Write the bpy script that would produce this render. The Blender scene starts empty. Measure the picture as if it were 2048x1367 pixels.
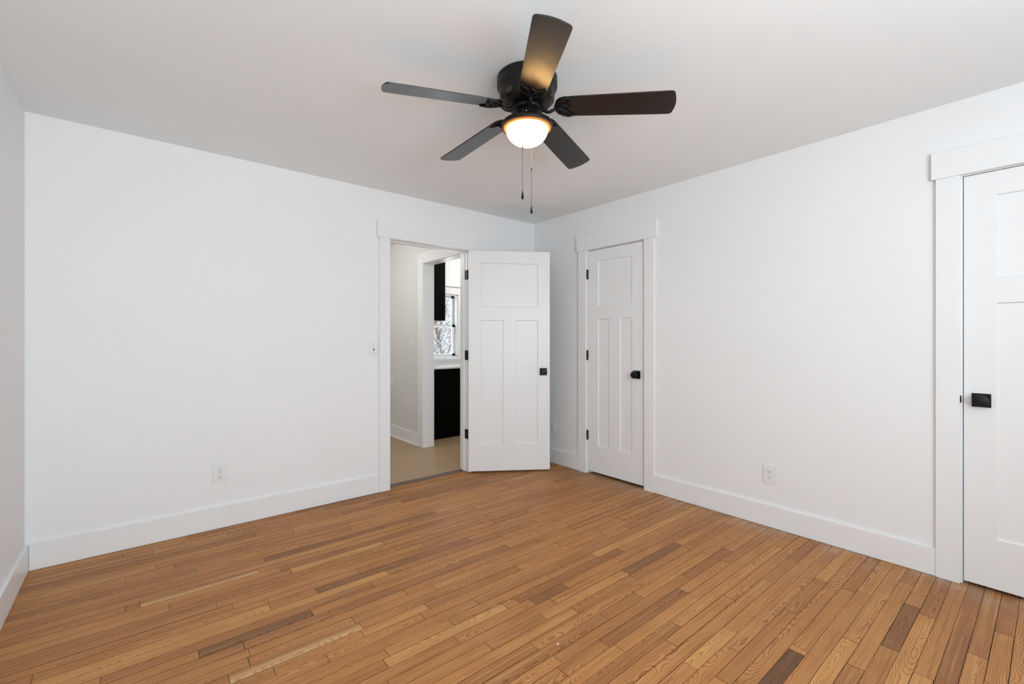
import bpy, bmesh, math, random
from mathutils import Vector, Matrix
from math import sin, cos, pi, radians as R

C = bpy.context.scene.collection
SC = bpy.context.scene
random.seed(7)

# ------------------------------------------------------------------ camera
cam_d = bpy.data.cameras.new('camera'); cam = bpy.data.objects.new('camera', cam_d); C.objects.link(cam)
cam_d.sensor_width = 36.0
cam_d.lens = 902.85 * 36.0 / 2048.0
cam_d.shift_y = -4.1 / 2048.0
cam_d.clip_start = 0.02
YAW = 0.877759
cam.location = (-3.2059, -3.4948, 1.2275)
cam.rotation_euler = (R(90), 0, YAW - R(90))
SC.camera = cam

# ------------------------------------------------------------------ world, colour management
SC.view_settings.view_transform = 'Standard'
SC.view_settings.look = 'None'
SC.view_settings.gamma = 1.0
SC.view_settings.use_curve_mapping = False
SC.view_settings.exposure = -0.02
w = bpy.data.worlds.new('world'); SC.world = w; w.use_nodes = True
wn = w.node_tree.nodes; wn.clear()
wo = wn.new('ShaderNodeOutputWorld'); wb = wn.new('ShaderNodeBackground')
wb.inputs[0].default_value = (0.86, 0.93, 1.0, 1); wb.inputs[1].default_value = 2.4
w.node_tree.links.new(wb.outputs[0], wo.inputs[0])

# ------------------------------------------------------------------ lights
def area(name, loc, rot, sx, sy, watts, col):
    l = bpy.data.lights.new(name, 'AREA'); l.shape = 'RECTANGLE'; l.size = sx; l.size_y = sy
    l.energy = watts; l.color = col
    o = bpy.data.objects.new(name, l); C.objects.link(o); o.location = loc; o.rotation_euler = rot
    return o
BACK = -5.0; XL_ = -3.665
# daylight coming in through the two bedroom windows in the wall behind the camera
DAY = (0.835, 0.93, 1.0)
area('daylight_window_left', (-3.00, BACK + 0.12, 1.42), (R(122), 0, 0), 0.84, 1.30, 50, DAY)
area('daylight_window_right', (-2.05, BACK + 0.12, 1.42), (R(122), 0, 0), 0.84, 1.30, 30, DAY)
# daylight through the kitchen window; added kitchen and hall lamps follow further down
area('daylight_kitchen', (0.09, 2.10, 1.42), (R(-90), 0, 0), 0.40, 0.80, 8, DAY)

# ------------------------------------------------------------------ node helpers
def mat(name):
    m = bpy.data.materials.new(name); m.use_nodes = True
    return m, m.node_tree, m.node_tree.nodes['Principled BSDF']
def N(t, typ, **kw):
    n = t.nodes.new(typ)
    for k, v in kw.items(): setattr(n, k, v)
    return n
def L(t, a, b): t.links.new(a, b)
def M(t, op, a, b=None, c=None):
    n = N(t, 'ShaderNodeMath', operation=op)
    for i, v in enumerate((a, b, c)):
        if v is None: continue
        if isinstance(v, (int, float)): n.inputs[i].default_value = v
        else: L(t, v, n.inputs[i])
    return n.outputs[0]
def ramp(t, fac, stops):
    n = N(t, 'ShaderNodeValToRGB'); cr = n.color_ramp
    while len(cr.elements) < len(stops): cr.elements.new(0.5)
    for e, (p, c) in zip(cr.elements, stops): e.position = p; e.color = (*c, 1)
    L(t, fac, n.inputs[0]); return n.outputs[0]
def mix(t, fac, a, b, mode='MIX'):
    n = N(t, 'ShaderNodeMix', data_type='RGBA', blend_type=mode)
    for i, v in ((0, fac), (6, a), (7, b)):
        if isinstance(v, (int, float)): n.inputs[i].default_value = v
        elif isinstance(v, tuple): n.inputs[i].default_value = (*v, 1)
        else: L(t, v, n.inputs[i])
    return n.outputs[2]
def noise(t, vec, scale, detail=3, rough=.5):
    n = N(t, 'ShaderNodeTexNoise'); n.inputs['Scale'].default_value = scale
    n.inputs['Detail'].default_value = detail; n.inputs['Roughness'].default_value = rough
    if vec is not None: L(t, vec, n.inputs['Vector'])
    return n.outputs[0]
def paint(name, col, rough=.5, bump=.0, bscale=180, spec=.35, mottle=.012):
    m, t, b = mat(name)
    tc = N(t, 'ShaderNodeTexCoord').outputs['Object']
    n1 = noise(t, tc, 2.3, 3)
    c = mix(t, n1, tuple(x * (1 - mottle) for x in col), tuple(min(1, x * (1 + mottle)) for x in col))
    L(t, c, b.inputs['Base Color'])
    b.inputs['Roughness'].default_value = rough; b.inputs['Specular IOR Level'].default_value = spec
    if bump:
        bn = N(t, 'ShaderNodeBump'); bn.inputs['Strength'].default_value = bump; bn.inputs['Distance'].default_value = .001
        L(t, noise(t, tc, bscale, 3), bn.inputs['Height']); L(t, bn.outputs[0], b.inputs['Normal'])
    return m
def plain(name, col, rough=.4, metal=0, spec=.5):
    m, t, b = mat(name)
    tc = N(t, 'ShaderNodeTexCoord').outputs['Object']
    n1 = noise(t, tc, 35, 2)
    L(t, mix(t, n1, tuple(x * .93 for x in col), tuple(min(1, x * 1.07) for x in col)), b.inputs['Base Color'])
    b.inputs['Roughness'].default_value = rough; b.inputs['Metallic'].default_value = metal
    b.inputs['Specular IOR Level'].default_value = spec
    return m

WALL = paint('wall_paint', (.905, .905, .905), .6, .12, 160)
CEIL = paint('ceiling_paint', (.94, .955, .955), .8, .15, 120, .2)
TRIM = paint('trim_paint', (.895, .895, .895), .35, .04, 60, .4, .006)
HALLW = paint('hall_wall_paint', (.78, .775, .755), .6, .12, 160)
PLATE = plain('switch_plate_plastic', (.87, .87, .87), .3)
SLOT = plain('slot_dark', (.03, .03, .03), .6)
BLACK = plain('black_hardware', (.004, .004, .0045), .42, 0, .3)
BRONZE = plain('dark_bronze_metal', (.006, .005, .0045), .42, 0, .28)
BLADEM = plain('dark_blade_laminate', (.007, .0055, .0045), .28, 0, .72)
CHAINM = plain('chain_metal', (.07, .055, .045), .4, .6)
CHAIN_LIT = plain('chain_metal_lit', (.55, .48, .38), .3, .8)  # same dark chain, paler where the fan lamp lights its upper beads
CABB = plain('black_cabinet', (.0015, .0015, .0015), .6, 0, .05)
STONE = paint('white_counter', (.82, .82, .82), .08, 0, 1, .6, .03)
SCREW = plain('screw_metal', (.45, .45, .44), .35, .8)
VINYL = plain('window_vinyl', (.80, .82, .84), .35)
THRESH = plain('threshold_wood', (.13, .085, .06), .55)
BARK = plain('bark', (.16, .13, .10), .9)
SNOW = paint('snow', (.86, .88, .92), .9, .3, 3)

def glass_mat():
    m, t, b = mat('clear_glass'); out = t.nodes['Material Output']
    tr = N(t, 'ShaderNodeBsdfTransparent'); gl = N(t, 'ShaderNodeBsdfGlossy'); gl.inputs['Roughness'].default_value = .02
    fr = N(t, 'ShaderNodeFresnel'); fr.inputs[0].default_value = 1.45
    mx = N(t, 'ShaderNodeMixShader')
    L(t, M(t, 'MULTIPLY', fr.outputs[0], .6), mx.inputs[0]); L(t, tr.outputs[0], mx.inputs[1]); L(t, gl.outputs[0], mx.inputs[2])
    L(t, mx.outputs[0], out.inputs[0]); return m
GLASS = glass_mat()
def bowl_mat():
    m, t, b = mat('frosted_bowl_glass'); out = t.nodes['Material Output']
    tl = N(t, 'ShaderNodeBsdfTranslucent'); df = N(t, 'ShaderNodeBsdfDiffuse'); gl = N(t, 'ShaderNodeBsdfGlossy')
    tc = N(t, 'ShaderNodeTexCoord').outputs['Object']
    L(t, mix(t, noise(t, tc, 20, 2), (.93, .86, .72), (.97, .90, .77)), tl.inputs[0])
    df.inputs[0].default_value = (.8, .77, .7, 1); gl.inputs['Roughness'].default_value = .2
    a = N(t, 'ShaderNodeMixShader'); a.inputs[0].default_value = .75
    L(t, df.outputs[0], a.inputs[1]); L(t, tl.outputs[0], a.inputs[2])
    c = N(t, 'ShaderNodeMixShader'); c.inputs[0].default_value = .04
    L(t, a.outputs[0], c.inputs[1]); L(t, gl.outputs[0], c.inputs[2]); L(t, c.outputs[0], out.inputs[0]); return m
BOWL = bowl_mat()

def rim_glow_mat():
    m, t, b = mat('rim_glow_tint'); out = t.nodes['Material Output']  # orange of the dim, bulb-lit bowl edge is put into this colour
    tl = N(t, 'ShaderNodeBsdfTranslucent'); df = N(t, 'ShaderNodeBsdfDiffuse')
    tc = N(t, 'ShaderNodeTexCoord').outputs['Object']
    L(t, mix(t, noise(t, tc, 20, 2), (.26, .155, .08), (.30, .18, .095)), tl.inputs[0]); df.inputs[0].default_value = (.30, .18, .09, 1)
    a = N(t, 'ShaderNodeMixShader'); a.inputs[0].default_value = .5
    L(t, df.outputs[0], a.inputs[1]); L(t, tl.outputs[0], a.inputs[2]); L(t, a.outputs[0], out.inputs[0]); return m
RIM_GLOW = rim_glow_mat()

def oak_mat():
    # strip oak: every plank carries its own random numbers (attribute) and its own u,v (uv map, metres)
    m, t, b = mat('oak_strip_floor')
    at = N(t, 'ShaderNodeAttribute'); at.attribute_name = 'plank'
    sp = N(t, 'ShaderNodeSeparateColor'); L(t, at.outputs['Color'], sp.inputs[0])
    r1, r2, r3 = sp.outputs[0], sp.outputs[1], sp.outputs[2]
    uv = N(t, 'ShaderNodeUVMap'); uv.uv_map = 'grain'
    s = N(t, 'ShaderNodeSeparateXYZ'); L(t, uv.outputs[0], s.inputs[0]); u, v = s.outputs[0], s.outputs[1]
    def vec(x, y, z=None):
        n = N(t, 'ShaderNodeCombineXYZ')
        for i, q in enumerate((x, y, z)):
            if q is None: continue
            if isinstance(q, (int, float)): n.inputs[i].default_value = q
            else: L(t, q, n.inputs[i])
        return n.outputs[0]
    # growth rings: distance of the cut from the pith, wandering along the plank
    wob = noise(t, vec(M(t, 'MULTIPLY', u, 2.2), M(t, 'MULTIPLY', r2, 37)), 1.0, 2)
    wob2 = noise(t, vec(M(t, 'MULTIPLY', u, 9), M(t, 'MULTIPLY', v, 22), M(t, 'MULTIPLY', r1, 51)), 1.0, 3)
    cy = M(t, 'ADD', v, M(t, 'ADD', M(t, 'MULTIPLY', M(t, 'SUBTRACT', r2, .5), .10), M(t, 'MULTIPLY', M(t, 'SUBTRACT', wob, .5), .045)))
    cz = M(t, 'ADD', M(t, 'MULTIPLY', M(t, 'SUBTRACT', wob, .42), .16), M(t, 'MULTIPLY', M(t, 'SUBTRACT', r3, .5), .05))
    rad = M(t, 'SQRT', M(t, 'ADD', M(t, 'MULTIPLY', cy, cy), M(t, 'MULTIPLY', cz, cz)))
    rad = M(t, 'ADD', rad, M(t, 'MULTIPLY', wob2, .010))
    ring = M(t, 'FRACT', M(t, 'MULTIPLY', rad, 170.0))
    line = ramp(t, ring, [(0, (0, 0, 0)), (.55, (.10, .10, .10)), (.82, (.85, .85, .85)), (.93, (1, 1, 1)), (1, (0, 0, 0))])
    fib = noise(t, vec(M(t, 'MULTIPLY', u, 12), M(t, 'MULTIPLY', v, 520), M(t, 'MULTIPLY', r1, 90)), 1.0, 3, .6)
    fibm = ramp(t, fib, [(.35, (0, 0, 0)), (.72, (1, 1, 1))])
    blot = noise(t, vec(M(t, 'MULTIPLY', u, 4), M(t, 'MULTIPLY', v, 9), M(t, 'MULTIPLY', r3, 70)), 1.0, 3)
    base = ramp(t, r1, [(0, (.20, .102, .050)), (.18, (.400, .180, .068)), (.45, (.575, .266, .093)), (.75, (.67, .328, .110)), (.93, (.74, .40, .143)), (1, (.90, .60, .30))])
    sap = M(t, 'MULTIPLY', M(t, 'GREATER_THAN', r1, .98), M(t, 'MINIMUM', M(t, 'MAXIMUM', M(t, 'MULTIPLY', M(t, 'ADD', v, M(t, 'MULTIPLY', M(t, 'SUBTRACT', wob, .45), .03)), 90), 0), .9))
    base = mix(t, sap, base, (.50, .25, .09))
    warm = mix(t, M(t, 'MULTIPLY', r3, .30), base, (.55, .260, .108))
    c = mix(t, M(t, 'MULTIPLY', ramp(t, blot, [(.35, (0, 0, 0)), (.75, (1, 1, 1))]), .55), warm, mix(t, 1.0, warm, (.70, .62, .55), 'MULTIPLY'))
    c = mix(t, M(t, 'MULTIPLY', line, .80), c, mix(t, 1.0, c, (.52, .42, .34), 'MULTIPLY'))
    c = mix(t, M(t, 'MULTIPLY', fibm, .5), c, mix(t, 1.0, c, (.66, .58, .52), 'MULTIPLY'))
    strk = ramp(t, noise(t, vec(M(t, 'MULTIPLY', u, 1.6), M(t, 'MULTIPLY', v, 95), M(t, 'MULTIPLY', r2, 63)), 1.0, 3, .55), [(.52, (0, 0, 0)), (.70, (1, 1, 1))])
    c = mix(t, M(t, 'MULTIPLY', strk, .55), c, mix(t, 1.0, c, (.55, .50, .47), 'MULTIPLY'))
    lstr = ramp(t, noise(t, vec(M(t, 'MULTIPLY', u, 1.1), M(t, 'MULTIPLY', v, 60), M(t, 'MULTIPLY', r3, 29)), 1.0, 2, .5), [(.55, (0, 0, 0)), (.75, (1, 1, 1))])
    c = mix(t, M(t, 'MULTIPLY', lstr, .40), c, (.70, .40, .165))
    # sanding dust left along the foot of the closet wall and scattered worn patches
    ob = N(t, 'ShaderNodeTexCoord').outputs['Object']
    so = N(t, 'ShaderNodeSeparateXYZ'); L(t, ob, so.inputs[0])
    nearw = M(t, 'POWER', M(t, 'MAXIMUM', M(t, 'SUBTRACT', 1.0, M(t, 'MULTIPLY', M(t, 'MULTIPLY', so.outputs[0], -1), 3.0)), 0), 2.0)
    dn = ramp(t, noise(t, ob, 5, 4), [(.40, (0, 0, 0)), (.70, (1, 1, 1))])
    dust = M(t, 'MULTIPLY', M(t, 'MULTIPLY', nearw, dn), .55)
    c = mix(t, dust, c, (.52, .45, .41))
    side = N(t, 'ShaderNodeNewGeometry'); sn = N(t, 'ShaderNodeSeparateXYZ'); L(t, side.outputs['Normal'], sn.inputs[0])
    topf = M(t, 'GREATER_THAN', sn.outputs[2], .9)
    c = mix(t, topf, (.02, .012, .008), c)
    L(t, c, b.inputs['Base Color'])
    L(t, M(t, 'ADD', .40, M(t, 'MULTIPLY', fibm, .15)), b.inputs['Roughness'])
    b.inputs['Specular IOR Level'].default_value = .18
    bn = N(t, 'ShaderNodeBump'); bn.inputs['Strength'].default_value = .12; bn.inputs['Distance'].default_value = .001
    L(t, M(t, 'SUBTRACT', 0, M(t, 'ADD', line, fibm)), bn.inputs['Height']); L(t, bn.outputs[0], b.inputs['Normal'])
    return m
OAK = oak_mat()

def vinyl_plank_mat():
    m, t, b = mat('pale_vinyl_plank')
    ob = N(t, 'ShaderNodeTexCoord').outputs['Object']
    s = N(t, 'ShaderNodeSeparateXYZ'); L(t, ob, s.inputs[0])
    row = M(t, 'FLOOR', M(t, 'DIVIDE', s.outputs[1], .18))
    wn_ = N(t, 'ShaderNodeTexWhiteNoise', noise_dimensions='1D'); L(t, row, wn_.inputs['W'])
    col_ = M(t, 'FLOOR', M(t, 'DIVIDE', M(t, 'ADD', s.outputs[0], M(t, 'MULTIPLY', wn_.outputs[0], 3)), 1.2))
    w2 = N(t, 'ShaderNodeTexWhiteNoise', noise_dimensions='2D')
    cv = N(t, 'ShaderNodeCombineXYZ'); L(t, row, cv.inputs[0]); L(t, col_, cv.inputs[1]); L(t, cv.outputs[0], w2.inputs['Vector'])
    cb = N(t, 'ShaderNodeCombineXYZ'); L(t, M(t, 'MULTIPLY', s.outputs[0], 3), cb.inputs[0]); L(t, M(t, 'MULTIPLY', s.outputs[1], 34), cb.inputs[1]); L(t, M(t, 'MULTIPLY', w2.outputs[0], 40), cb.inputs[2])
    g = noise(t, cb.outputs[0], 1.0, 5, .6)
    c = ramp(t, g, [(.25, (.30, .19, .105)), (.5, (.43, .29, .17)), (.75, (.52, .37, .235))])
    c = mix(t, M(t, 'MULTIPLY', w2.outputs[0], .4), c, (.40, .27, .16))
    fr = M(t, 'FRACT', M(t, 'DIVIDE', s.outputs[1], .18))
    seam = M(t, 'LESS_THAN', fr, .012)
    c = mix(t, M(t, 'MULTIPLY', seam, .6), c, (.12, .08, .05))
    L(t, c, b.inputs['Base Color']); b.inputs['Roughness'].default_value = .42; b.inputs['Specular IOR Level'].default_value = .35
    return m
VPLANK = vinyl_plank_mat()

# ------------------------------------------------------------------ mesh helpers
def BM(): return bmesh.new()
def add_box(bm, x0, x1, y0, y1, z0, z1, bev=0, seg=1, M4=None):
    t = bmesh.new()
    vs = [t.verts.new(p) for p in ((x0, y0, z0), (x1, y0, z0), (x1, y1, z0), (x0, y1, z0), (x0, y0, z1), (x1, y0, z1), (x1, y1, z1), (x0, y1, z1))]
    for f in ((0, 3, 2, 1), (4, 5, 6, 7), (0, 1, 5, 4), (1, 2, 6, 5), (2, 3, 7, 6), (3, 0, 4, 7)): t.faces.new([vs[i] for i in f])
    if bev: bmesh.ops.bevel(t, geom=t.edges[:], offset=bev, segments=seg, affect='EDGES', profile=.6)
    if M4 is not None: bmesh.ops.transform(t, matrix=M4, verts=t.verts)
    merge(bm, t)
def merge(bm, t):
    me = bpy.data.meshes.new('tmp'); t.to_mesh(me); bm.from_mesh(me); bpy.data.meshes.remove(me); t.free()
def add_lathe(bm, prof, seg=64, M4=None, smooth=True):
    t = bmesh.new(); rings = []
    for r, z in prof:
        if r < 1e-5: rings.append([t.verts.new((0, 0, z))])
        else: rings.append([t.verts.new((r * cos(2 * pi * i / seg), r * sin(2 * pi * i / seg), z)) for i in range(seg)])
    for a, b in zip(rings, rings[1:]):
        for i in range(seg):
            j = (i + 1) % seg
            q = [a[i % len(a)], a[j % len(a)], b[j % len(b)], b[i % len(b)]]
            u = []
            for v in q:
                if v not in u: u.append(v)
            if len(u) >= 3: t.faces.new(u)
    bmesh.ops.recalc_face_normals(t, faces=t.faces)
    for f in t.faces: f.smooth = smooth
    if M4 is not None: bmesh.ops.transform(t, matrix=M4, verts=t.verts)
    merge(bm, t)
def add_tube(bm, pts, rad, seg=8, cap=True):
    pts = [Vector(p) for p in pts]; n = len(pts)
    if not hasattr(rad, '__len__'): rad = [rad] * n
    rings = []; up = Vector((0, 0, 1))
    for i, p in enumerate(pts):
        d = (pts[min(i + 1, n - 1)] - pts[max(i - 1, 0)]).normalized()
        a = d.cross(up)
        if a.length < .05: a = d.cross(Vector((1, 0, 0)))
        a.normalize(); b = a.cross(d).normalized()
        rings.append([bm.verts.new(p + rad[i] * (cos(2 * pi * k / seg) * a + sin(2 * pi * k / seg) * b)) for k in range(seg)])
    for a, b in zip(rings, rings[1:]):
        for k in range(seg):
            f = bm.faces.new((a[k], a[(k + 1) % seg], b[(k + 1) % seg], b[k])); f.smooth = True
    if cap:
        bm.faces.new(rings[0][::-1]); bm.faces.new(rings[-1])
def add_slab(bm, pts2d, z0, z1, bev=0, M4=None):
    t = bmesh.new()
    a = [t.verts.new((x, y, z0)) for x, y in pts2d]; b = [t.verts.new((x, y, z1)) for x, y in pts2d]
    t.faces.new(a[::-1]); t.faces.new(b); n = len(a)
    for i in range(n): t.faces.new((a[i], a[(i + 1) % n], b[(i + 1) % n], b[i]))
    if bev:
        bmesh.ops.bevel(t, geom=[e for e in t.edges if abs(e.verts[0].co.z - e.verts[1].co.z) < 1e-6], offset=bev, segments=2, affect='EDGES')
    bmesh.ops.recalc_face_normals(t, faces=t.faces)
    if M4 is not None: bmesh.ops.transform(t, matrix=M4, verts=t.verts)
    merge(bm, t)
def obj(name, bm, m, parent=None):
    me = bpy.data.meshes.new(name); bm.to_mesh(me); bm.free()
    me.materials.append(m)
    o = bpy.data.objects.new(name, me); C.objects.link(o)
    if parent is not None: o.parent = parent
    return o
def tag(o, label, cat, group=None, kind=None):
    o['label'] = label; o['category'] = cat
    if group: o['group'] = group
    if kind: o['kind'] = kind
    return o
def thing(name, label, cat, loc=(0, 0, 0), rotz=0, group=None, kind=None):
    o = bpy.data.objects.new(name, None); C.objects.link(o); o.empty_display_size = .05
    o.location = loc; o.rotation_euler = (0, 0, rotz)
    return tag(o, label, cat, group, kind)
def dup(root, loc, rotz, label, group=None):
    def cp(o, par):
        c = o.copy(); C.objects.link(c); c.parent = par
        for ch in [k for k in bpy.data.objects if k.parent == o and k is not c]: cp(ch, c)
        return c
    r = cp(root, None); r.location = loc; r.rotation_euler = (0, 0, rotz); r['label'] = label
    if group: r['group'] = group
    return r

def wall_mesh(a0, a1, z0, z1, holes, t0, t1, axis):
    """closed wall solid running along `axis` ('x' or 'y') from a0 to a1, thickness t0..t1, with rectangular holes"""
    A = sorted({a0, a1, *[h[0] for h in holes], *[h[1] for h in holes]})
    Z = sorted({z0, z1, *[h[2] for h in holes], *[h[3] for h in holes]})
    bm = BM(); cache = {}
    def V(a, z, t):
        k = (a, z, t)
        if k not in cache: cache[k] = bm.verts.new((a, t, z) if axis == 'x' else (t, a, z))
        return cache[k]
    na, nz = len(A) - 1, len(Z) - 1
    def solid(i, j):
        if i < 0 or j < 0 or i >= na or j >= nz: return False
        ca, cz = (A[i] + A[i + 1]) / 2, (Z[j] + Z[j + 1]) / 2
        return not any(h[0] < ca < h[1] and h[2] < cz < h[3] for h in holes)
    for i in range(na):
        for j in range(nz):
            if not solid(i, j): continue
            p, q, r, s = A[i], A[i + 1], Z[j], Z[j + 1]
            for t in (t0, t1): bm.faces.new((V(p, r, t), V(q, r, t), V(q, s, t), V(p, s, t)))
            if not solid(i - 1, j): bm.faces.new((V(p, r, t0), V(p, s, t0), V(p, s, t1), V(p, r, t1)))
            if not solid(i + 1, j): bm.faces.new((V(q, r, t0), V(q, s, t0), V(q, s, t1), V(q, r, t1)))
            if not solid(i, j - 1): bm.faces.new((V(p, r, t0), V(q, r, t0), V(q, r, t1), V(p, r, t1)))
            if not solid(i, j + 1): bm.faces.new((V(p, s, t0), V(q, s, t0), V(q, s, t1), V(p, s, t1)))
    bmesh.ops.recalc_face_normals(bm, faces=bm.faces)
    return bm
def struct(name, bm, m, label, cat):
    return tag(obj(name, bm, m), label, cat, kind='structure')

H = 2.44; XL = -3.665; T = .115
# ------------------------------------------------------------------ room shell
struct('wall_back_door', wall_mesh(XL - .1, .0 + T, 0, H, [(-1.628, -.828, -1, 2.071)], 0, T, 'x'), WALL, 'white painted wall holding the open doorway to the hall', 'wall')
struct('wall_right', wall_mesh(BACK - .1, 0, 0, H, [(-1.352, -.713, -1, 2.066), (-3.975, -3.179, -1, 2.066)], 0, T, 'y'), WALL, 'white painted wall on the right with two closed doors', 'wall')
struct('wall_left', wall_mesh(BACK - .1, 0, 0, H, [], XL - .1, XL, 'y'), WALL, 'sliver of white painted wall at the left edge of the photo', 'wall')
struct('wall_front', wall_mesh(XL, 0, 0, H, [(-3.43, -2.57, .76, 2.08), (-2.48, -1.62, .76, 2.08)], BACK - .1, BACK, 'x'), WALL, 'white wall with two windows behind the camera', 'wall')
bm = BM(); add_box(bm, XL - .1, T, BACK - .1, T, H, H + .1)
struct('ceiling', bm, CEIL, 'flat off-white ceiling above the oak floor room', 'ceiling')
bm = BM(); add_box(bm, XL - .1, .9, BACK - .1, .045, -.14, -.006)
struct('floor_base', bm, plain('subfloor', (.03, .018, .012), .8), 'dark subfloor under the oak strips', 'floor')

# oak strip floor: rows of 57 mm strips with staggered butt joints
def oak_floor():
    bm = BM(); uvl = bm.loops.layers.uv.new('grain'); cl = bm.loops.layers.float_color.new('plank')
    rnd = random.Random(21); W = .0572
    # boards picked out by eye in the photo: row position y, from x, to x, tone
    picks = [(-.785, -3.195, -2.71, 1.0), (-1.597, -2.95, -2.465, 1.0), (-1.357, -3.02, -2.6, .02), (-1.877, -2.48, -1.9, .93), (-2.848, -1.62, -1.21, .0),
             (-2.04, -1.22, -.70, .10), (-1.937, -1.78, -1.56, .12), (-1.807, -1.2, -.06, .90), (-1.205, -2.53, -2.15, .12), (-3.09, -.90, -.45, .10), (-2.33, -1.75, -1.15, .15)]
    def plank(x0, x1, y0, y1, tone):
        g = .0003 + (.0007 if rnd.random() < .25 else 0) * rnd.random(); h = -rnd.random() * .0004; e = rnd.choice((.0003, .0004, .0006))
        x0 += .0003 + .0006 * rnd.random(); x1 -= .0003; y0 += g; y1 -= g
        a, b_, c = tone, rnd.random(), rnd.random(); du = rnd.random() * 50
        v = [bm.verts.new(p) for p in ((x0, y0, -.006), (x1, y0, -.006), (x1, y1, -.006), (x0, y1, -.006),
             (x0, y0, h - e), (x1, y0, h - e), (x1, y1, h - e), (x0, y1, h - e),
             (x0 + e, y0 + e, h), (x1 - e, y0 + e, h), (x1 - e, y1 - e, h), (x0 + e, y1 - e, h))]
        fs = [bm.faces.new((v[8], v[9], v[10], v[11]))]
        for i in range(4):
            j = (i + 1) % 4
            fs.append(bm.faces.new((v[i], v[j], v[4 + j], v[4 + i]))); fs.append(bm.faces.new((v[4 + i], v[4 + j], v[8 + j], v[8 + i])))
        ym = (y0 + y1) / 2
        for f in fs:
            for lp in f.loops:
                lp[uvl].uv = (lp.vert.co.x + du, lp.vert.co.y - ym); lp[cl] = (a, b_, c, 1)
    y = .045; row = 0
    while y > BACK:
        y0 = max(BACK, y - W); x = XL - rnd.random() * .6
        pk = sorted([p for p in picks if y0 <= p[0] < y], key=lambda p: p[1])
        xend = .05 if True else 0
        if -1.352 < y < -.713 or -3.975 < y < -3.179: xend = .11
        if y > -.005: xs, xend_ = -1.63, -.826
        else: xs, xend_ = XL, xend
        cuts = []
        while x < xend_:
            ln = rnd.choice((.3, .38, .45, .6, .75, .9, 1.1, 1.3)) * (.85 + .3 * rnd.random())
            cuts.append((x, x + ln)); x += ln
        segs = []
        for a, b_ in cuts:
            a, b_ = max(a, xs), min(b_, xend_)
            if b_ - a < .01: continue
            parts = [(a, b_)]
            for p in pk:
                np_ = []
                for (q, r) in parts:
                    if r <= p[1] or q >= p[2]: np_.append((q, r)); continue
                    if q < p[1] - .004: np_.append((q, p[1]))
                    if r > p[2] + .004: np_.append((p[2], r))
                parts = np_
            for q, r in parts: segs.append((q, r, min(.90, max(.16, rnd.gauss(.50, .17)))))
        for p in pk: segs.append((max(p[1], xs), min(p[2], xend_), p[3]))
        for q, r, tn in segs: plank(q, r, y0, y, tn)
        y -= W; row += 1
    return bm
struct('floor', oak_floor(), OAK, 'worn golden oak strip floor of the empty room', 'floor')

# hall and kitchen shell
bm = BM(); add_box(bm, -3.0, 2.5, .085, 2.6, -.14, .004)
struct('floor_hall', bm, VPLANK, 'pale oak-look plank floor seen through the doorway', 'floor')
XD = -.70
struct('wall_hall_right', wall_mesh(T, 2.6, 0, H, [(.25, 1.095, -1, 2.108)], XD, XD + .12, 'y'), HALLW, 'greige hall wall with kitchen opening seen through the doorway', 'wall')
struct('wall_hall_left', wall_mesh(T, 2.6, 0, H, [], -2.6, -2.5, 'y'), HALLW, 'hidden side wall of the hall', 'wall')
struct('wall_hall_end', wall_mesh(-2.6, XD, 0, H, [], 2.5, 2.6, 'x'), HALLW, 'hidden end wall of the hall', 'wall')
KY = 1.98
struct('wall_kitchen_window', wall_mesh(XD + .12, 2.4, 0, H, [(-.14, .325, .985, 1.872)], KY, KY + .12, 'x'), WALL, 'bright white kitchen wall around the window', 'wall')
struct('wall_kitchen_right', wall_mesh(T, KY + .12, 0, H, [], 2.4, 2.5, 'y'), WALL, 'hidden far kitchen wall', 'wall')
bm = BM(); add_box(bm, -2.6, 2.5, T, 2.6, H, H + .1)
struct('ceiling_hall', bm, CEIL, 'ceiling of the hall and kitchen beyond the doorway', 'ceiling')
bm = BM(); add_box(bm, T, 2.5, .0, T, 0, H)
struct('wall_kitchen_near', bm, WALL, 'hidden kitchen wall behind the closet wall', 'wall')
bm = BM(); add_box(bm, .9, 1.0, BACK - .1, 0, -.1, H + .1); add_box(bm, T, .9, BACK - .1, BACK, -.1, H + .1); add_box(bm, T, .9, BACK - .1, 0, H, H + .1)
struct('wall_closet_outer', bm, WALL, 'hidden closet walls behind the two closed doors', 'wall')

# ------------------------------------------------------------------ trim
def trim(name, boxes, label, cat='trim', m=TRIM, bev=.0015):
    bm = BM()
    for b in boxes: add_box(bm, *b, bev=bev, seg=2)
    return struct(name, bm, m, label, cat)
BT = .016; BH = .142; G = .002
trim('baseboard_back', [(XL + BT + .001, -1.7065, -BT, -.0002, G, BH)], 'tall white baseboard along the wall left of the doorway', 'baseboard')
trim('baseboard_back_corner', [(-.748, -.0005, -BT, -.0002, G, BH)], 'short white baseboard behind the open door', 'baseboard')
trim('baseboard_left', [(XL + .0002, XL + BT, BACK + .001, -.001, G, BH)], 'white baseboard at the lower left edge of the photo', 'baseboard')
trim('baseboard_right', [(-BT, -.0002, -3.0965, -1.4365, G, BH)], 'long white baseboard between the two closed doors', 'baseboard')
trim('baseboard_right_corner', [(-BT, -.0002, -.6285, -BT - .001, G, BH)], 'short white baseboard between room corner and narrow closet door', 'baseboard')
trim('baseboard_front', [(XL + BT + .001, -BT - .001, BACK + .0002, BACK + BT, G, BH)], 'white baseboard behind the camera', 'baseboard')
CT = .020
def casing_box_A(a0, a1, z0, z1, t): return (a0, a1, -t, -.0002, z0, z1)
def casing_box_B(a0, a1, z0, z1, t): return (-t, -.0002, a0, a1, z0, z1)
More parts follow.
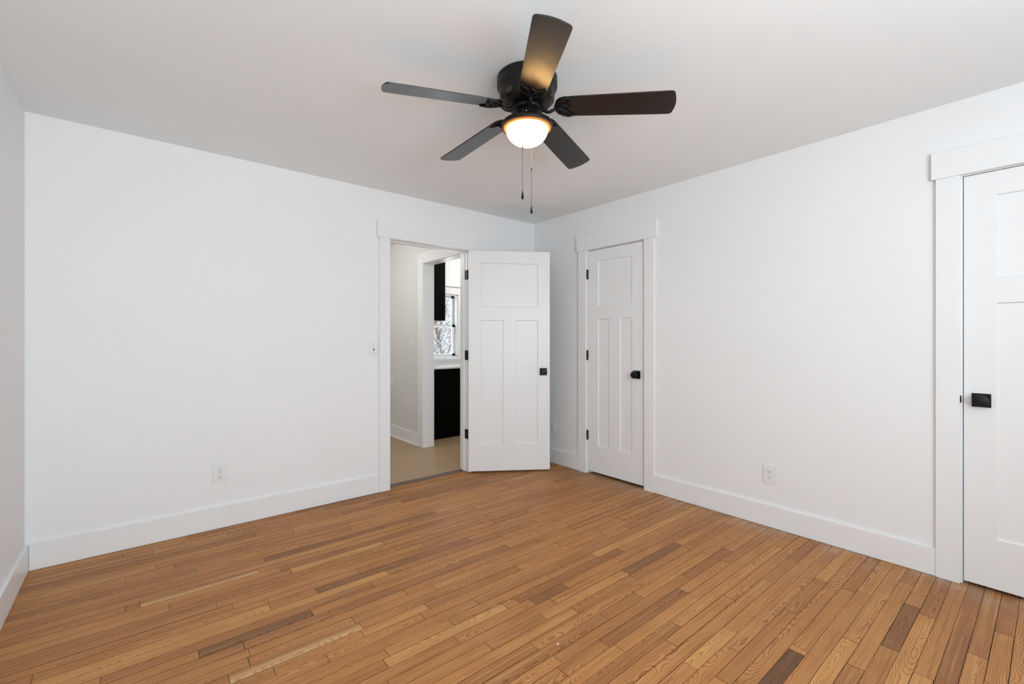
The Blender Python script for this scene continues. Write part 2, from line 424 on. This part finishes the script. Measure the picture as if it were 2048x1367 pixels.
# doorway to hall
trim('trim_1', [casing_box_A(-1.706, -1.614, .001, 2.057, CT), casing_box_A(-.842, -.750, .001, 2.057, CT), casing_box_A(-1.723, -.733, 2.057, 2.196, CT + .005)],
     'white flat casing with wide head board around the open doorway', 'door casing')
trim('trim_2', [(-1.6275, -1.609, .0, T, .006, 2.052), (-.847, -.8285, .0, T, .006, 2.052), (-1.6275, -.8285, .0, T, 2.0525, 2.0705),
                (-1.609, -1.598, .038, .074, .006, 2.0415), (-.858, -.847, .038, .074, .006, 2.0415), (-1.609, -.847, .038, .074, 2.0415, 2.0525)],
     'white door jamb and stop lining the open doorway', 'door jamb')
# narrow closet door
trim('trim_3', [casing_box_B(-.721, -.629, .001, 2.053, CT), casing_box_B(-1.436, -1.345, .001, 2.053, CT), casing_box_B(-1.4625, -.610, 2.053, 2.190, CT + .005)],
     'white flat casing around the narrow closed closet door', 'door casing')
trim('trim_4', [(.0, T, -.735, -.7135, .001, 2.048), (.0, T, -1.3515, -1.330, .001, 2.048), (.0, T, -1.3515, -.7135, 2.0485, 2.0655),
                (.040, .075, -.747, -.735, .001, 2.048), (.040, .075, -1.330, -1.318, .001, 2.048), (.040, .075, -1.330, -.735, 2.037, 2.048)],
     'white jamb of the narrow closet door', 'door jamb')
# door at right edge
trim('trim_5', [casing_box_B(-3.187, -3.097, .001, 2.057, CT), casing_box_B(-4.058, -3.967, .001, 2.057, CT), casing_box_B(-4.077, -3.080, 2.057, 2.194, CT + .005)],
     'white flat casing around the door at the right edge of the photo', 'door casing')
trim('trim_6', [(.0, T, -3.1955, -3.1795, .001, 2.052), (.0, T, -3.9745, -3.958, .001, 2.052), (.0, T, -3.9745, -3.1795, 2.0525, 2.0655),
                (.040, .075, -3.2075, -3.1955, .001, 2.052), (.040, .075, -3.958, -3.946, .001, 2.052), (.040, .075, -3.958, -3.1955, 2.041, 2.052)],
     'white jamb of the door at the right edge', 'door jamb')
# hall trim: casing of the kitchen opening, its jamb, baseboards
trim('trim_7', [(XD - .018, XD - .0002, 1.083, 1.205, .005, 2.095), (XD - .018, XD - .0002, .135, .255, .005, 2.095), (XD - .020, XD - .0002, .12, 1.215, 2.095, 2.215)],
     'white casing around the kitchen opening in the hall wall', 'door casing')
trim('trim_8', [(XD - .002, XD + .125, 1.077, 1.0945, .005, 2.09), (XD - .002, XD + .125, .2505, .268, .005, 2.09), (XD - .002, XD + .125, .2505, 1.0945, 2.09, 2.1075)],
     'white lining inside the kitchen opening beyond the hall', 'door jamb')
trim('baseboard_hall', [(XD - .016, XD - .0002, 1.2055, 2.499, .006, .148), (XD - .030, XD - .016, 1.2055, 2.499, .0045, .018)], 'white baseboard of the hall wall seen through the doorway', 'baseboard')
bm = BM(); add_slab(bm, [(.040, 0), (.090, 0), (.090, .011), (.066, .013), (.043, .006)], -1.608, -.848,
                    M4=Matrix(((0, 0, 1, 0), (1, 0, 0, 0), (0, 1, 0, 0), (0, 0, 0, 1))))
struct('trim_9', bm, THRESH, 'dark wood threshold strip in the open doorway', 'threshold')

# ------------------------------------------------------------------ panelled doors
def leaf_mesh(w, h, t=.035, stile=.112, mull=.115):
    panels = [(stile, w - stile, 1.512, 1.916), (stile, (w - mull) / 2, .240, 1.390), ((w + mull) / 2, w - stile, .240, 1.390)]
    A = sorted({0, w, *[p[0] for p in panels], *[p[1] for p in panels]}); Z = sorted({0, h, *[p[2] for p in panels], *[p[3] for p in panels]})
    bm = BM(); D, S = .009, .005
    for yy, sg in ((0, 1), (t, -1)):
        for i in range(len(A) - 1):
            for j in range(len(Z) - 1):
                ca, cz = (A[i] + A[i + 1]) / 2, (Z[j] + Z[j + 1]) / 2
                if any(p[0] < ca < p[1] and p[2] < cz < p[3] for p in panels): continue
                bm.faces.new([bm.verts.new(q) for q in ((A[i], yy, Z[j]), (A[i + 1], yy, Z[j]), (A[i + 1], yy, Z[j + 1]), (A[i], yy, Z[j + 1]))])
        for p in panels:
            o = [(p[0], yy, p[2]), (p[1], yy, p[2]), (p[1], yy, p[3]), (p[0], yy, p[3])]
            n = [(p[0] + S, yy + sg * D, p[2] + S), (p[1] - S, yy + sg * D, p[2] + S), (p[1] - S, yy + sg * D, p[3] - S), (p[0] + S, yy + sg * D, p[3] - S)]
            bm.faces.new([bm.verts.new(q) for q in n])
            for k in range(4):
                bm.faces.new([bm.verts.new(q) for q in (o[k], o[(k + 1) % 4], n[(k + 1) % 4], n[k])])
    for q in (((0, 0, 0), (0, t, 0), (0, t, h), (0, 0, h)), ((w, 0, 0), (w, t, 0), (w, t, h), (w, 0, h)), ((0, 0, 0), (w, 0, 0), (w, t, 0), (0, t, 0)), ((0, 0, h), (w, 0, h), (w, t, h), (0, t, h))):
        bm.faces.new([bm.verts.new(p) for p in q])
    bmesh.ops.remove_doubles(bm, verts=bm.verts, dist=1e-5)
    bmesh.ops.recalc_face_normals(bm, faces=bm.faces)
    return bm
def knob(parent, x, z, y, sg):
    """square rosette and flat round knob on face y; sg=-1 sticks out towards -y"""
    bm = BM(); p = .0335
    add_box(bm, x - p, x + p, min(y, y + sg * .009), max(y, y + sg * .009), z - p, z + p, bev=.0012, seg=2)
    ro = obj('door_knob', bm, BLACK, parent)
    M4 = Matrix.Translation((x, y, z)) @ Matrix.Rotation(R(90 if sg < 0 else -90), 4, 'X')
    bm = BM(); add_lathe(bm, [(0, .008), (.013, .008), (.012, .024), (.016, .030), (.026, .034), (.0285, .038), (.0285, .052), (.027, .055), (.024, .056), (0, .0563)], 40, M4)
    obj('knob_head', bm, BLACK, ro)
def door(name, w, loc, rotz, label, kx=None, h=2.027):
    d = thing(name, label, 'door', loc, rotz, kind='structure')
    obj('door_leaf', leaf_mesh(w, h), TRIM, d)
    kx = kx or w - .062
    knob(d, kx, .912, 0, -1); knob(d, kx, .912, .035, 1)
    return d
def hinge(parent, pts_pin, plate, z):
    bm = BM()
    for k in range(3): add_lathe(bm, [(0, z - .045 + k * .0302), (.0062, z - .045 + k * .0302), (.0066, z - .043 + k * .0302), (.0066, z - .0175 + k * .0302), (.0062, z - .0155 + k * .0302), (0, z - .0155 + k * .0302)], 16, Matrix.Translation((pts_pin[0], pts_pin[1], 0)))
    add_box(bm, *plate, z - .044, z + .044, bev=.0004)
    return obj('hinge', bm, BLACK, parent)
Z0 = .020
# open door to the hall: leaf swung back towards the corner
ang = -34.0
d1 = door('door_1', .757, (-.864, -.049, Z0), R(ang), 'open white three-panel door with black knob beside the doorway')
inv = Matrix.Rotation(R(-ang), 3, 'Z')
for z in (1.812, 1.066, .333):
    # plate on the jamb, barrel at the pin; written in the door's own axes
    hb = BM()
    add_lathe(hb, [(0, z - .045), (.006, z - .045), (.006, z + .045), (0, z + .045)], 16, Matrix.Translation((-.8475, -.0085, 0)))
    add_box(hb, -.8489, -.8472, -.004, .034, z - .044, z + .044, bev=.0004)
    bmesh.ops.transform(hb, matrix=Matrix.Rotation(R(-ang), 4, 'Z') @ Matrix.Translation((.864, .049, 0)), verts=hb.verts)
    obj('hinge', hb, BLACK, d1)
# narrow closet door
d2 = door('door_2', .589, (.001, -.738, Z0 + .006), R(-90), 'narrow closed white three-panel closet door with three black hinges', h=2.017)
for z in (1.806, 1.062, .327): hinge(d2, (-.0070, -.0065), (-.0065, .0005, -.004, .030), z)
# door at the right edge (hinges on its far side, out of the photo)
d3 = door('door_3', .756, (.001, -3.199, Z0 - .002), R(-90), 'closed white panel door with black knob cut by right photo edge', kx=.062, h=2.030)
bm = BM(); add_box(bm, .0, .0035, -.0225, -.001, .912 - .017, .912 + .017, bev=.0006)
bmesh.ops.transform(bm, matrix=Matrix.Translation((-.0115, 0, 0)), verts=bm.verts)
obj('strike_plate', bm, BLACK, d3)

# ------------------------------------------------------------------ outlets and switches (local: face towards -y, wall at y=0)
def cover(bm, w_, h_, t_=.0055):
    add_slab(bm, [(-w_ / 2, -h_ / 2), (w_ / 2, -h_ / 2), (w_ / 2, h_ / 2), (-w_ / 2, h_ / 2)], 0, t_, bev=.002, M4=Matrix.Rotation(R(90), 4, 'X'))
def make_outlet(loc, rz, label, group):
    t = thing('wall_outlet', label, 'outlet', loc, rz, group)
    bm = BM(); cover(bm, .082, .124); obj('cover_plate', bm, PLATE, t)
    for s in (1, -1):
        cz = s * .0195
        pts = [(.0165 * cos(a), max(-.0125, min(.0125, .0165 * sin(a)))) for a in [2 * pi * k / 32 for k in range(32)]]
        u = []
        for p in pts:
            if not u or (abs(p[0] - u[-1][0]) + abs(p[1] - u[-1][1])) > 1e-4: u.append(p)
        bm = BM(); add_slab(bm, u, .0052, .0078, M4=Matrix.Translation((0, 0, cz)) @ Matrix.Rotation(R(90), 4, 'X'))
        rc = obj('receptacle', bm, PLATE, t)
        bm = BM()
        for sx in (-.0063, .0063): add_box(bm, sx - .0011, sx + .0011, -.0082, -.0070, cz + .0008, cz + .0088)
        add_lathe(bm, [(0, 0), (.0026, 0), (.0026, .0012), (0, .0012)], 12, Matrix.Translation((0, -.0070, cz - .0068)) @ Matrix.Rotation(R(90), 4, 'X'))
        obj('slots', bm, SLOT, rc)
    bm = BM(); add_lathe(bm, [(0, 0), (.0032, 0), (.003, .001), (0, .0013)], 12, Matrix.Translation((0, -.0055, 0)) @ Matrix.Rotation(R(90), 4, 'X'))
    obj('screw', bm, PLATE, t)
    return t
GO = 'white duplex wall outlets'
out0 = make_outlet((-2.789, 0, .349), 0, 'white duplex outlet low on the wall left of the doorway', GO)
dup(out0, (0, -2.291, .343), R(-90), 'white duplex outlet on the wall between the two closed doors', GO)
dup(out0, (0, -.272, .358), R(-90), 'white outlet half hidden behind the edge of the open door', GO)
dup(out0, (XD, 1.925, .704), R(-90), 'outlet on the hall wall beside the left door casing', GO)
def make_switch(loc, rz, label):
    t = thing('light_switch', label, 'switch', loc, rz, 'white toggle light switches')
    bm = BM(); cover(bm, .076, .120); obj('cover_plate', bm, PLATE, t)
    bm = BM(); add_box(bm, -.0052, .0052, -.0062, -.0050, -.012, .012); fr = obj('toggle_slot', bm, SLOT, t)
    bm = BM(); add_box(bm, -.0042, .0042, -.019, .001, -.0045, .0045, bev=.001, M4=Matrix.Translation((0, -.004, .002)) @ Matrix.Rotation(R(-28), 4, 'X')); obj('toggle', bm, PLATE, t)
    for s in (1, -1):
        bm = BM(); add_lathe(bm, [(0, 0), (.0034, 0), (.003, .0012), (0, .0015)], 12, Matrix.Translation((0, -.0055, s * .030)) @ Matrix.Rotation(R(90), 4, 'X'))
        obj('screw', bm, SCREW, t)
    return t
sw0 = make_switch((-1.7485, 0, 1.155), 0, 'white toggle switch on the wall just left of the doorway casing')
dup(sw0, (XD, 1.385, 1.175), R(-90), 'white toggle switch on the hall wall seen through the doorway')

# ------------------------------------------------------------------ ceiling fan
FX, FY = -1.817, -1.932
fan = thing('ceiling_fan', 'black five-blade ceiling fan with lit frosted bowl light', 'ceiling fan', (FX, FY, H))
bm = BM()
add_lathe(bm, [(0, 0), (.128, 0), (.136, -.003), (.139, -.010), (.139, -.018), (.136, -.022), (.1395, -.026), (.1395, -.048), (.136, -.058), (.129, -.066), (.1265, -.074), (.1265, -.088), (.124, -.102), (.116, -.116), (.104, -.127), (.085, -.134), (.05, -.136), (0, -.136)], 96)
mh = obj('motor_housing', bm, BRONZE, fan)
for k in range(10):
    bm = BM(); a0 = 2 * pi * k / 10
    pr = [(.1262, -.092), (.1255, -.1), (.1195, -.1135)]
    for q in range(4):
        a, b_ = a0 + q * .07, a0 + (q + 1) * .07
        for (r0, z0), (r1, z1) in zip(pr, pr[1:]):
            k1 = 1.012
            bm.faces.new([bm.verts.new(p) for p in ((r0 * k1 * cos(a), r0 * k1 * sin(a), z0), (r0 * k1 * cos(b_), r0 * k1 * sin(b_), z0), (r1 * k1 * cos(b_), r1 * k1 * sin(b_), z1), (r1 * k1 * cos(a), r1 * k1 * sin(a), z1))])
    obj('vent_slot', bm, SLOT, mh)
bm = BM(); add_lathe(bm, [(0, -.134), (.066, -.134), (.066, -.150), (.056, -.154), (0, -.154)], 48); obj('flywheel', bm, BRONZE, fan)
bm = BM(); add_lathe(bm, [(0, -.152), (.044, -.152), (.049, -.158), (.049, -.196), (.052, -.203), (0, -.203)], 48); sh = obj('switch_housing', bm, BRONZE, fan)
bm = BM(); add_lathe(bm, [(0, 0), (.004, 0), (.0035, .003), (0, .004)], 10, Matrix.Translation((-.0487 * .766 * .2 - .0487 * .64 * .98, -.0487 * .98 * .766, -.178)) @ Matrix.Rotation(R(90), 4, 'X')); obj('screw', bm, SCREW, sh)
# light kit: pan, bowl, bulb
bm = BM(); add_lathe(bm, [(0, -.198), (.055, -.199), (.092, -.205), (.110, -.2095), (.117, -.215), (.1185, -.220), (.1185, -.230), (.1165, -.2335), (.1135, -.2325), (.1125, -.228), (.1105, -.212), (.0955, -.207), (0, -.204)], 96)
obj('light_pan', bm, BRONZE, fan)
bm = BM()
prof = [(.0965, -.2385)] + [(.0965 * cos(a) ** .95, -.2405 - .0735 * sin(a)) for a in [pi / 2 * k / 16 for k in range(0, 16)]] + [(0, -.314)]
add_lathe(bm, prof, 96); obj('light_bowl', bm, BOWL, fan)
bm = BM(); add_lathe(bm, [(.0965, -.2385), (.103, -.2385), (.109, -.2365), (.1132, -.2328), (.1122, -.2315), (.108, -.2345), (.103, -.2362), (.0965, -.2365)], 96)
obj('glow_tinted_rim', bm, RIM_GLOW, fan)
lb = bpy.data.lights.new('fan_bulb', 'POINT'); lb.energy = 12.0; lb.color = (1.0, .61, .25); lb.shadow_soft_size = .018
lo = bpy.data.objects.new('fan_bulb', lb); C.objects.link(lo); lo.location = (FX, FY, H - .226)
# blades
def blade_outline():
    r0, r1, w0, w1 = .128, .655, .118, .136
    pts = []
    for k in range(9):      # rounded root
        a = pi / 2 + pi * k / 8
        pts.append((r0 + .045 + .045 * cos(a), (w0 / 2) * sin(a)))
    n = 6
    for k in range(1, n): pts.append((r0 + .045 + (r1 - .03 - r0 - .045) * k / n, -(w0 / 2 + (w1 - w0) / 2 * k / n)))
    for k in range(5):
        a = -pi / 2 + pi / 2 * k / 4
        pts.append((r1 - .026 + .018 * cos(a), -(w1 / 2 - .018) + .018 * sin(a)))
    for k in range(1, 6): pts.append((r1 - .008 + .008 * sin(pi * k / 6), -(w1 / 2 - .018) + (w1 - .036) * k / 6))
    for k in range(5):
        a = pi / 2 * k / 4
        pts.append((r1 - .026 + .018 * cos(a), (w1 / 2 - .018) + .018 * sin(a)))
    for k in range(n - 1, 0, -1): pts.append((r0 + .045 + (r1 - .03 - r0 - .045) * k / n, (w0 / 2 + (w1 - w0) / 2 * k / n)))
    return pts
DROOP = R(4.2); PITCH = R(-13)
def blade_matrix(a):
    return Matrix.Rotation(a, 4, 'Z') @ Matrix.Translation((.10, 0, -.146)) @ Matrix.Rotation(DROOP, 4, 'Y') @ Matrix.Rotation(PITCH, 4, 'X') @ Matrix.Translation((-.10, 0, 0))
A0 = YAW - R(90) + R(347.6)
for k in range(5):
    a = A0 + k * 2 * pi / 5
    bm = BM(); add_slab(bm, blade_outline(), -.003, .003, bev=.001, M4=blade_matrix(a))
    bl = obj('blade', bm, BLADEM, fan)
    bm = BM()
    U = [(.215, .052, -.006), (.19, .056, -.006), (.165, .050, -.006), (.143, .034, -.006), (.131, .012, -.006), (.131, -.012, -.006), (.143, -.034, -.006), (.165, -.050, -.006), (.19, -.056, -.006), (.215, -.052, -.006)]
    add_tube(bm, U, [.003] + [.0045] * 8 + [.003], 8)
    add_tube(bm, [(.215, .052, -.006), (.198, .040, -.006), (.186, .030, -.006), (.184, .018, -.006), (.192, .008, -.006), (.200, 0, -.006), (.192, -.008, -.006), (.184, -.018, -.006), (.186, -.030, -.006), (.198, -.040, -.006), (.215, -.052, -.006)], .0042, 8)
    add_tube(bm, [(.131, 0, -.007), (.150, .006, -.007), (.168, .016, -.007), (.184, .018, -.007)], .0045, 8)
    add_tube(bm, [(.131, 0, -.007), (.150, -.006, -.007), (.168, -.016, -.007), (.184, -.018, -.007)], .0045, 8)
    add_slab(bm, [(.140, -.020), (.172, -.024), (.172, .024), (.140, .020)], -.0062, -.003)
    for p in ((.160, .022), (.160, -.022), (.188, 0)): add_lathe(bm, [(0, -.010), (.004, -.0095), (.0055, -.006), (0, -.006)], 12, Matrix.Translation((p[0], p[1], 0)))
    bmesh.ops.transform(bm, matrix=blade_matrix(a), verts=bm.verts)
    arm = BM()
    add_tube(arm, [(.050, 0, -.142), (.066, 0, -.146), (.078, 0, -.158), (.090, 0, -.168), (.104, 0, -.170), (.118, 0, -.164), (.134, 0, -.157)], [.010, .010, .0085, .0075, .0075, .0075, .006], 10)
    bmesh.ops.transform(arm, matrix=Matrix.Rotation(a, 4, 'Z'), verts=arm.verts)
    merge(bm, arm)
    obj('blade_arm', bm, BRONZE, bl)
# pull chains with teardrop ends
Fv = Vector((cos(YAW), sin(YAW), 0)); Rv = Vector((sin(YAW), -cos(YAW), 0))
camv = Vector(cam.location)
def chain(dep, lat, ztop, zbot, split, name):
    p = camv + Fv * dep + Rv * lat - Vector((FX, FY, 0)); p.z = 0
    hub = p.normalized() * .048
    bm = BM()
    pts = [Vector((hub.x, hub.y, -.190)), Vector((hub.x * 1.3, hub.y * 1.3, -.192)), Vector((p.x * .93, p.y * .93, -.205)), Vector((p.x, p.y, -.214)), Vector((p.x, p.y, zbot + .034))]
    def run(bm, pts):
        for a, b in zip(pts, pts[1:]):
            ln = (b - a).length; n = max(1, int(ln / .0034))
            for i in range(n):
                bmesh.ops.create_icosphere(bm, subdivisions=1, radius=.00155, matrix=Matrix.Translation(a.lerp(b, i / n)))
        add_tube(bm, pts, .0006, 5)
    q = Vector((p.x, p.y, split))
    run(bm, pts[:4] + [q]); ch = obj('pull_chain', bm, CHAIN_LIT if name == 'l' else CHAINM, fan)
    bm = BM(); run(bm, [q, pts[4]]); obj('lower_chain', bm, CHAINM, ch)
    bm = BM(); add_lathe(bm, [(0, .006), (.0026, .005), (.003, 0), (.0026, -.005), (0, -.006)], 10, Matrix.Translation(q)); obj('connector', bm, BLACK, ch)
    bm = BM(); add_lathe(bm, [(0, .038), (.0018, .037), (.0022, .033), (.0032, .026), (.0052, .014), (.0060, .008), (.0052, .003), (.003, .0006), (0, 0)], 20, Matrix.Translation((p.x, p.y, zbot)))
    obj('pull_end', bm, BLACK, ch)
chain(1.962, .0457, -.21, 1.838 - H, 2.065 - H, 'd')
chain(2.217, .0958, -.21, 1.847 - H, 2.065 - H, 'l')

# ------------------------------------------------------------------ kitchen seen through the doorway
cab = thing('base_cabinet', 'black kitchen base cabinet under the white counter', 'cabinet', (0, 0, 0))
bm = BM(); add_box(bm, -.56, .90, 1.382, KY - .002, .0045, .868); obj('cabinet_body', bm, CABB, cab)
for x0, x1 in ((-.558, -.252), (-.249, .098), (.101, .50), (.503, .898)):
    bm = BM(); add_box(bm, x0, x1, 1.362, 1.3815, .010, .866, bev=.0015); obj('cabinet_door', bm, CABB, cab)
bm = BM(); add_box(bm, -.575, .92, 1.332, KY - .0005, .8685, .893, bev=.002)
tag(obj('countertop', bm, STONE), 'glossy white countertop on the black base cabinet', 'countertop')
up = thing('wall_cabinet', 'tall black wall cabinet left of the kitchen window', 'cabinet', (0, 0, 0))
bm = BM(); add_box(bm, -.575, -.058, 1.70, KY - .020, 1.481, 2.38); obj('cabinet_body', bm, CABB, up)
for x0, x1 in ((-.574, -.318), (-.315, -.058)):
    bm = BM(); add_box(bm, x0, x1, 1.681, 1.6995, 1.481, 2.38, bev=.0015); obj('cabinet_door', bm, CABB, up)

def window(name, x0, x1, z0, z1, y, s, label, m=VINYL, fw=.045):
    """double-hung sash window set in a wall; s=+1: outside is towards +y"""
    wd = thing(name, label, 'window', (0, 0, 0), kind='structure')
    def B(bm, a, b, c, d, e, f): add_box(bm, a, b, min(c, d), max(c, d), e, f, bev=.0012)
    zm = (z0 + z1) / 2 - .0
    bm = BM(); j = .014
    B(bm, x0, x0 + j, y, y + s * .11, z0, z1); B(bm, x1 - j, x1, y, y + s * .11, z0, z1); B(bm, x0, x1, y, y + s * .11, z1 - j, z1); B(bm, x0, x1, y, y + s * .11, z0, z0 + j)
    obj('window_frame', bm, m, wd)
    for nm, za, zb, yo in (('upper_sash', zm - .018, z1 - j, .072), ('lower_sash', z0 + j, zm + .018, .044)):
        bm = BM(); a, b = x0 + j + .001, x1 - j - .001; ya, yb = y + s * yo, y + s * (yo + .026)
        B(bm, a, a + fw, ya, yb, za, zb); B(bm, b - fw, b, ya, yb, za, zb); B(bm, a, b, ya, yb, za, za + .036); B(bm, a, b, ya, yb, zb - .036, zb)
        so = obj(nm, bm, m, wd)
        bm = BM(); add_box(bm, a + fw - .004, b - fw + .004, (ya + yb) / 2 - .002, (ya + yb) / 2 + .002, za + .032, zb - .032); obj('pane', bm, GLASS, so)
    return wd
w1 = window('window_1', -.14, .325, .985, 1.872, KY, 1, 'white double-hung kitchen window with snowy trees outside')
trim('trim_10', [(.327, .425, KY - .018, KY - .0002, .985, 1.874), (-.03, .435, KY - .024, KY - .0002, 1.874, 1.978), (-.02, .445, KY - .055, KY - .0002, 1.978, 1.994),
                 (-.2, .445, KY - .045, KY - .0002, .955, .985), (-.2, .43, KY - .018, KY - .0002, .8935, .955)], 'white casing and stool around the kitchen window', 'window casing')
window('window_2', -3.43, -2.57, .76, 2.08, BACK, -1, 'bedroom window behind the camera on the left')
window('window_3', -2.48, -1.62, .76, 2.08, BACK, -1, 'bedroom window behind the camera on the right')

# ------------------------------------------------------------------ snow and bare trees outside the kitchen window
def snow_ground():
    bm = BM(); nx, ny = 24, 20; g = []
    for j in range(ny + 1):
        for i in range(nx + 1):
            x = -14 + 40 * i / nx; y = 2.7 + 34 * j / ny
            g.append(bm.verts.new((x, y, -.55 + max(0, y - 9) * .115 + .25 * sin(x * .7 + y * .4) * min(1, (y - 2.7) / 6))))
    for j in range(ny):
        for i in range(nx):
            a = j * (nx + 1) + i; f = bm.faces.new((g[a], g[a + 1], g[a + nx + 2], g[a + nx + 1])); f.smooth = True
    return bm
struct('floor_outside_snow', snow_ground(), SNOW, 'snowy ground outside the kitchen window', 'snow')
def tree_mesh(seed, h):
    rnd = random.Random(seed); bm = BM(); sn = BM()
    def branch(p, d, ln, r, lv):
        pts = [p]; rr = [r]; n = 5
        for i in range(n):
            d = (d + Vector((rnd.uniform(-.16, .16), rnd.uniform(-.16, .16), rnd.uniform(-.03, .1)))).normalized()
            pts.append(pts[-1] + d * ln / n); rr.append(r * (1 - .7 * (i + 1) / n))
        add_tube(bm, pts, rr, 6 if lv < 2 else 4, cap=False)
        if lv > 0: add_tube(sn, [q + Vector((0, 0, rr[i] * .8)) for i, q in enumerate(pts)], [q * 1.0 for q in rr], 4, cap=False)
        if lv >= 3: return
        for k in range((26, 6, 3)[lv]):
            f = rnd.uniform(.06, 1) if lv == 0 else rnd.uniform(.25, 1); i = min(n - 1, int(f * n))
            a = rnd.uniform(0, 2 * pi); el = rnd.uniform(.35, 1.1)
            dd = Vector((cos(a) * cos(el), sin(a) * cos(el), sin(el)))
            branch(pts[i].lerp(pts[i + 1], f * n - i), dd, ln * (rnd.uniform(.13, .19) if lv == 0 else rnd.uniform(.35, .55)), max(.006, rr[i] * .38), lv + 1)
    branch(Vector((0, 0, 0)), Vector((0, 0, 1)), h, .03 + h * .008, 0)
    return bm, sn
kinds = []
spots = [(2.9, 6.3, 4.5), (3.35, 7.9, 4.6), (4.62, 9.3, 6), (5.2, 11.4, 6), (7.0, 12.4, 6.5), (7.2, 14.7, 7), (9.1, 16.0, 7), (9.3, 18.6, 7.5), (11.3, 19.6, 7.5)]
for i, (x, y, h) in enumerate(spots):
    z = -.7 + max(0, y - 9) * .115
    if i < 3:
        t = thing('bare_tree', 'bare snow-dusted tree outside the kitchen window', 'tree', (x, y, z), 0, 'bare trees outside the kitchen window')
        tm, sm = tree_mesh(40 + i, h); obj('trunk', tm, BARK, t); obj('snow', sm, SNOW, t); kinds.append(t)
    else:
        dup(kinds[i % 3], (x, y, z), i * 1.3, 'bare snow-dusted tree outside the kitchen window')

# ------------------------------------------------------------------ unseen lamps added to brighten hall and kitchen (out of view, above the door head)
def added_lamp(loc, watts, label, col):
    t = thing('added_ceiling_light', label, 'ceiling light', loc)
    bm = BM(); add_lathe(bm, [(0, 0), (.15, 0), (.15, -.02), (0, -.02)], 40); obj('added_lamp_base', bm, TRIM, t)
    bm = BM(); add_lathe(bm, [(.14, -.02), (.13, -.05), (.09, -.075), (0, -.085)], 40); obj('added_lamp_shade', bm, BOWL, t)
    l = bpy.data.lights.new('added_lamp_bulb', 'POINT'); l.energy = watts; l.color = col; l.shadow_soft_size = .12
    o = bpy.data.objects.new('added_lamp_bulb', l); C.objects.link(o); o.location = (loc[0], loc[1], loc[2] - .22)
added_lamp((-1.75, 1.3, H), 15.5, 'added ceiling light brightening the hall, out of view', (1, .985, .96))
added_lamp((.55, 1.25, H), 15, 'added ceiling light brightening the kitchen, out of view', (1, .97, .93))

# ------------------------------------------------------------------ small things on the floor
bm = BM(); add_tube(bm, [(0, 0, 0), (-.001, .001, .008), (-.004, .003, .016), (-.008, .006, .023)], .0016, 6)
o = obj('bent_nail', bm, SCREW); o.location = (-.021, -1.785, .001); tag(o, 'small bent nail sticking up at the foot of the right baseboard', 'nail')
bm = BM(); bmesh.ops.create_icosphere(bm, subdivisions=2, radius=.004, matrix=Matrix.Scale(.5, 4, (0, 0, 1)))
o = obj('paint_chip', bm, PLATE); o.location = (-1.9, -2.212, .002); tag(o, 'tiny white paint chip lying on the oak floor', 'paint chip')
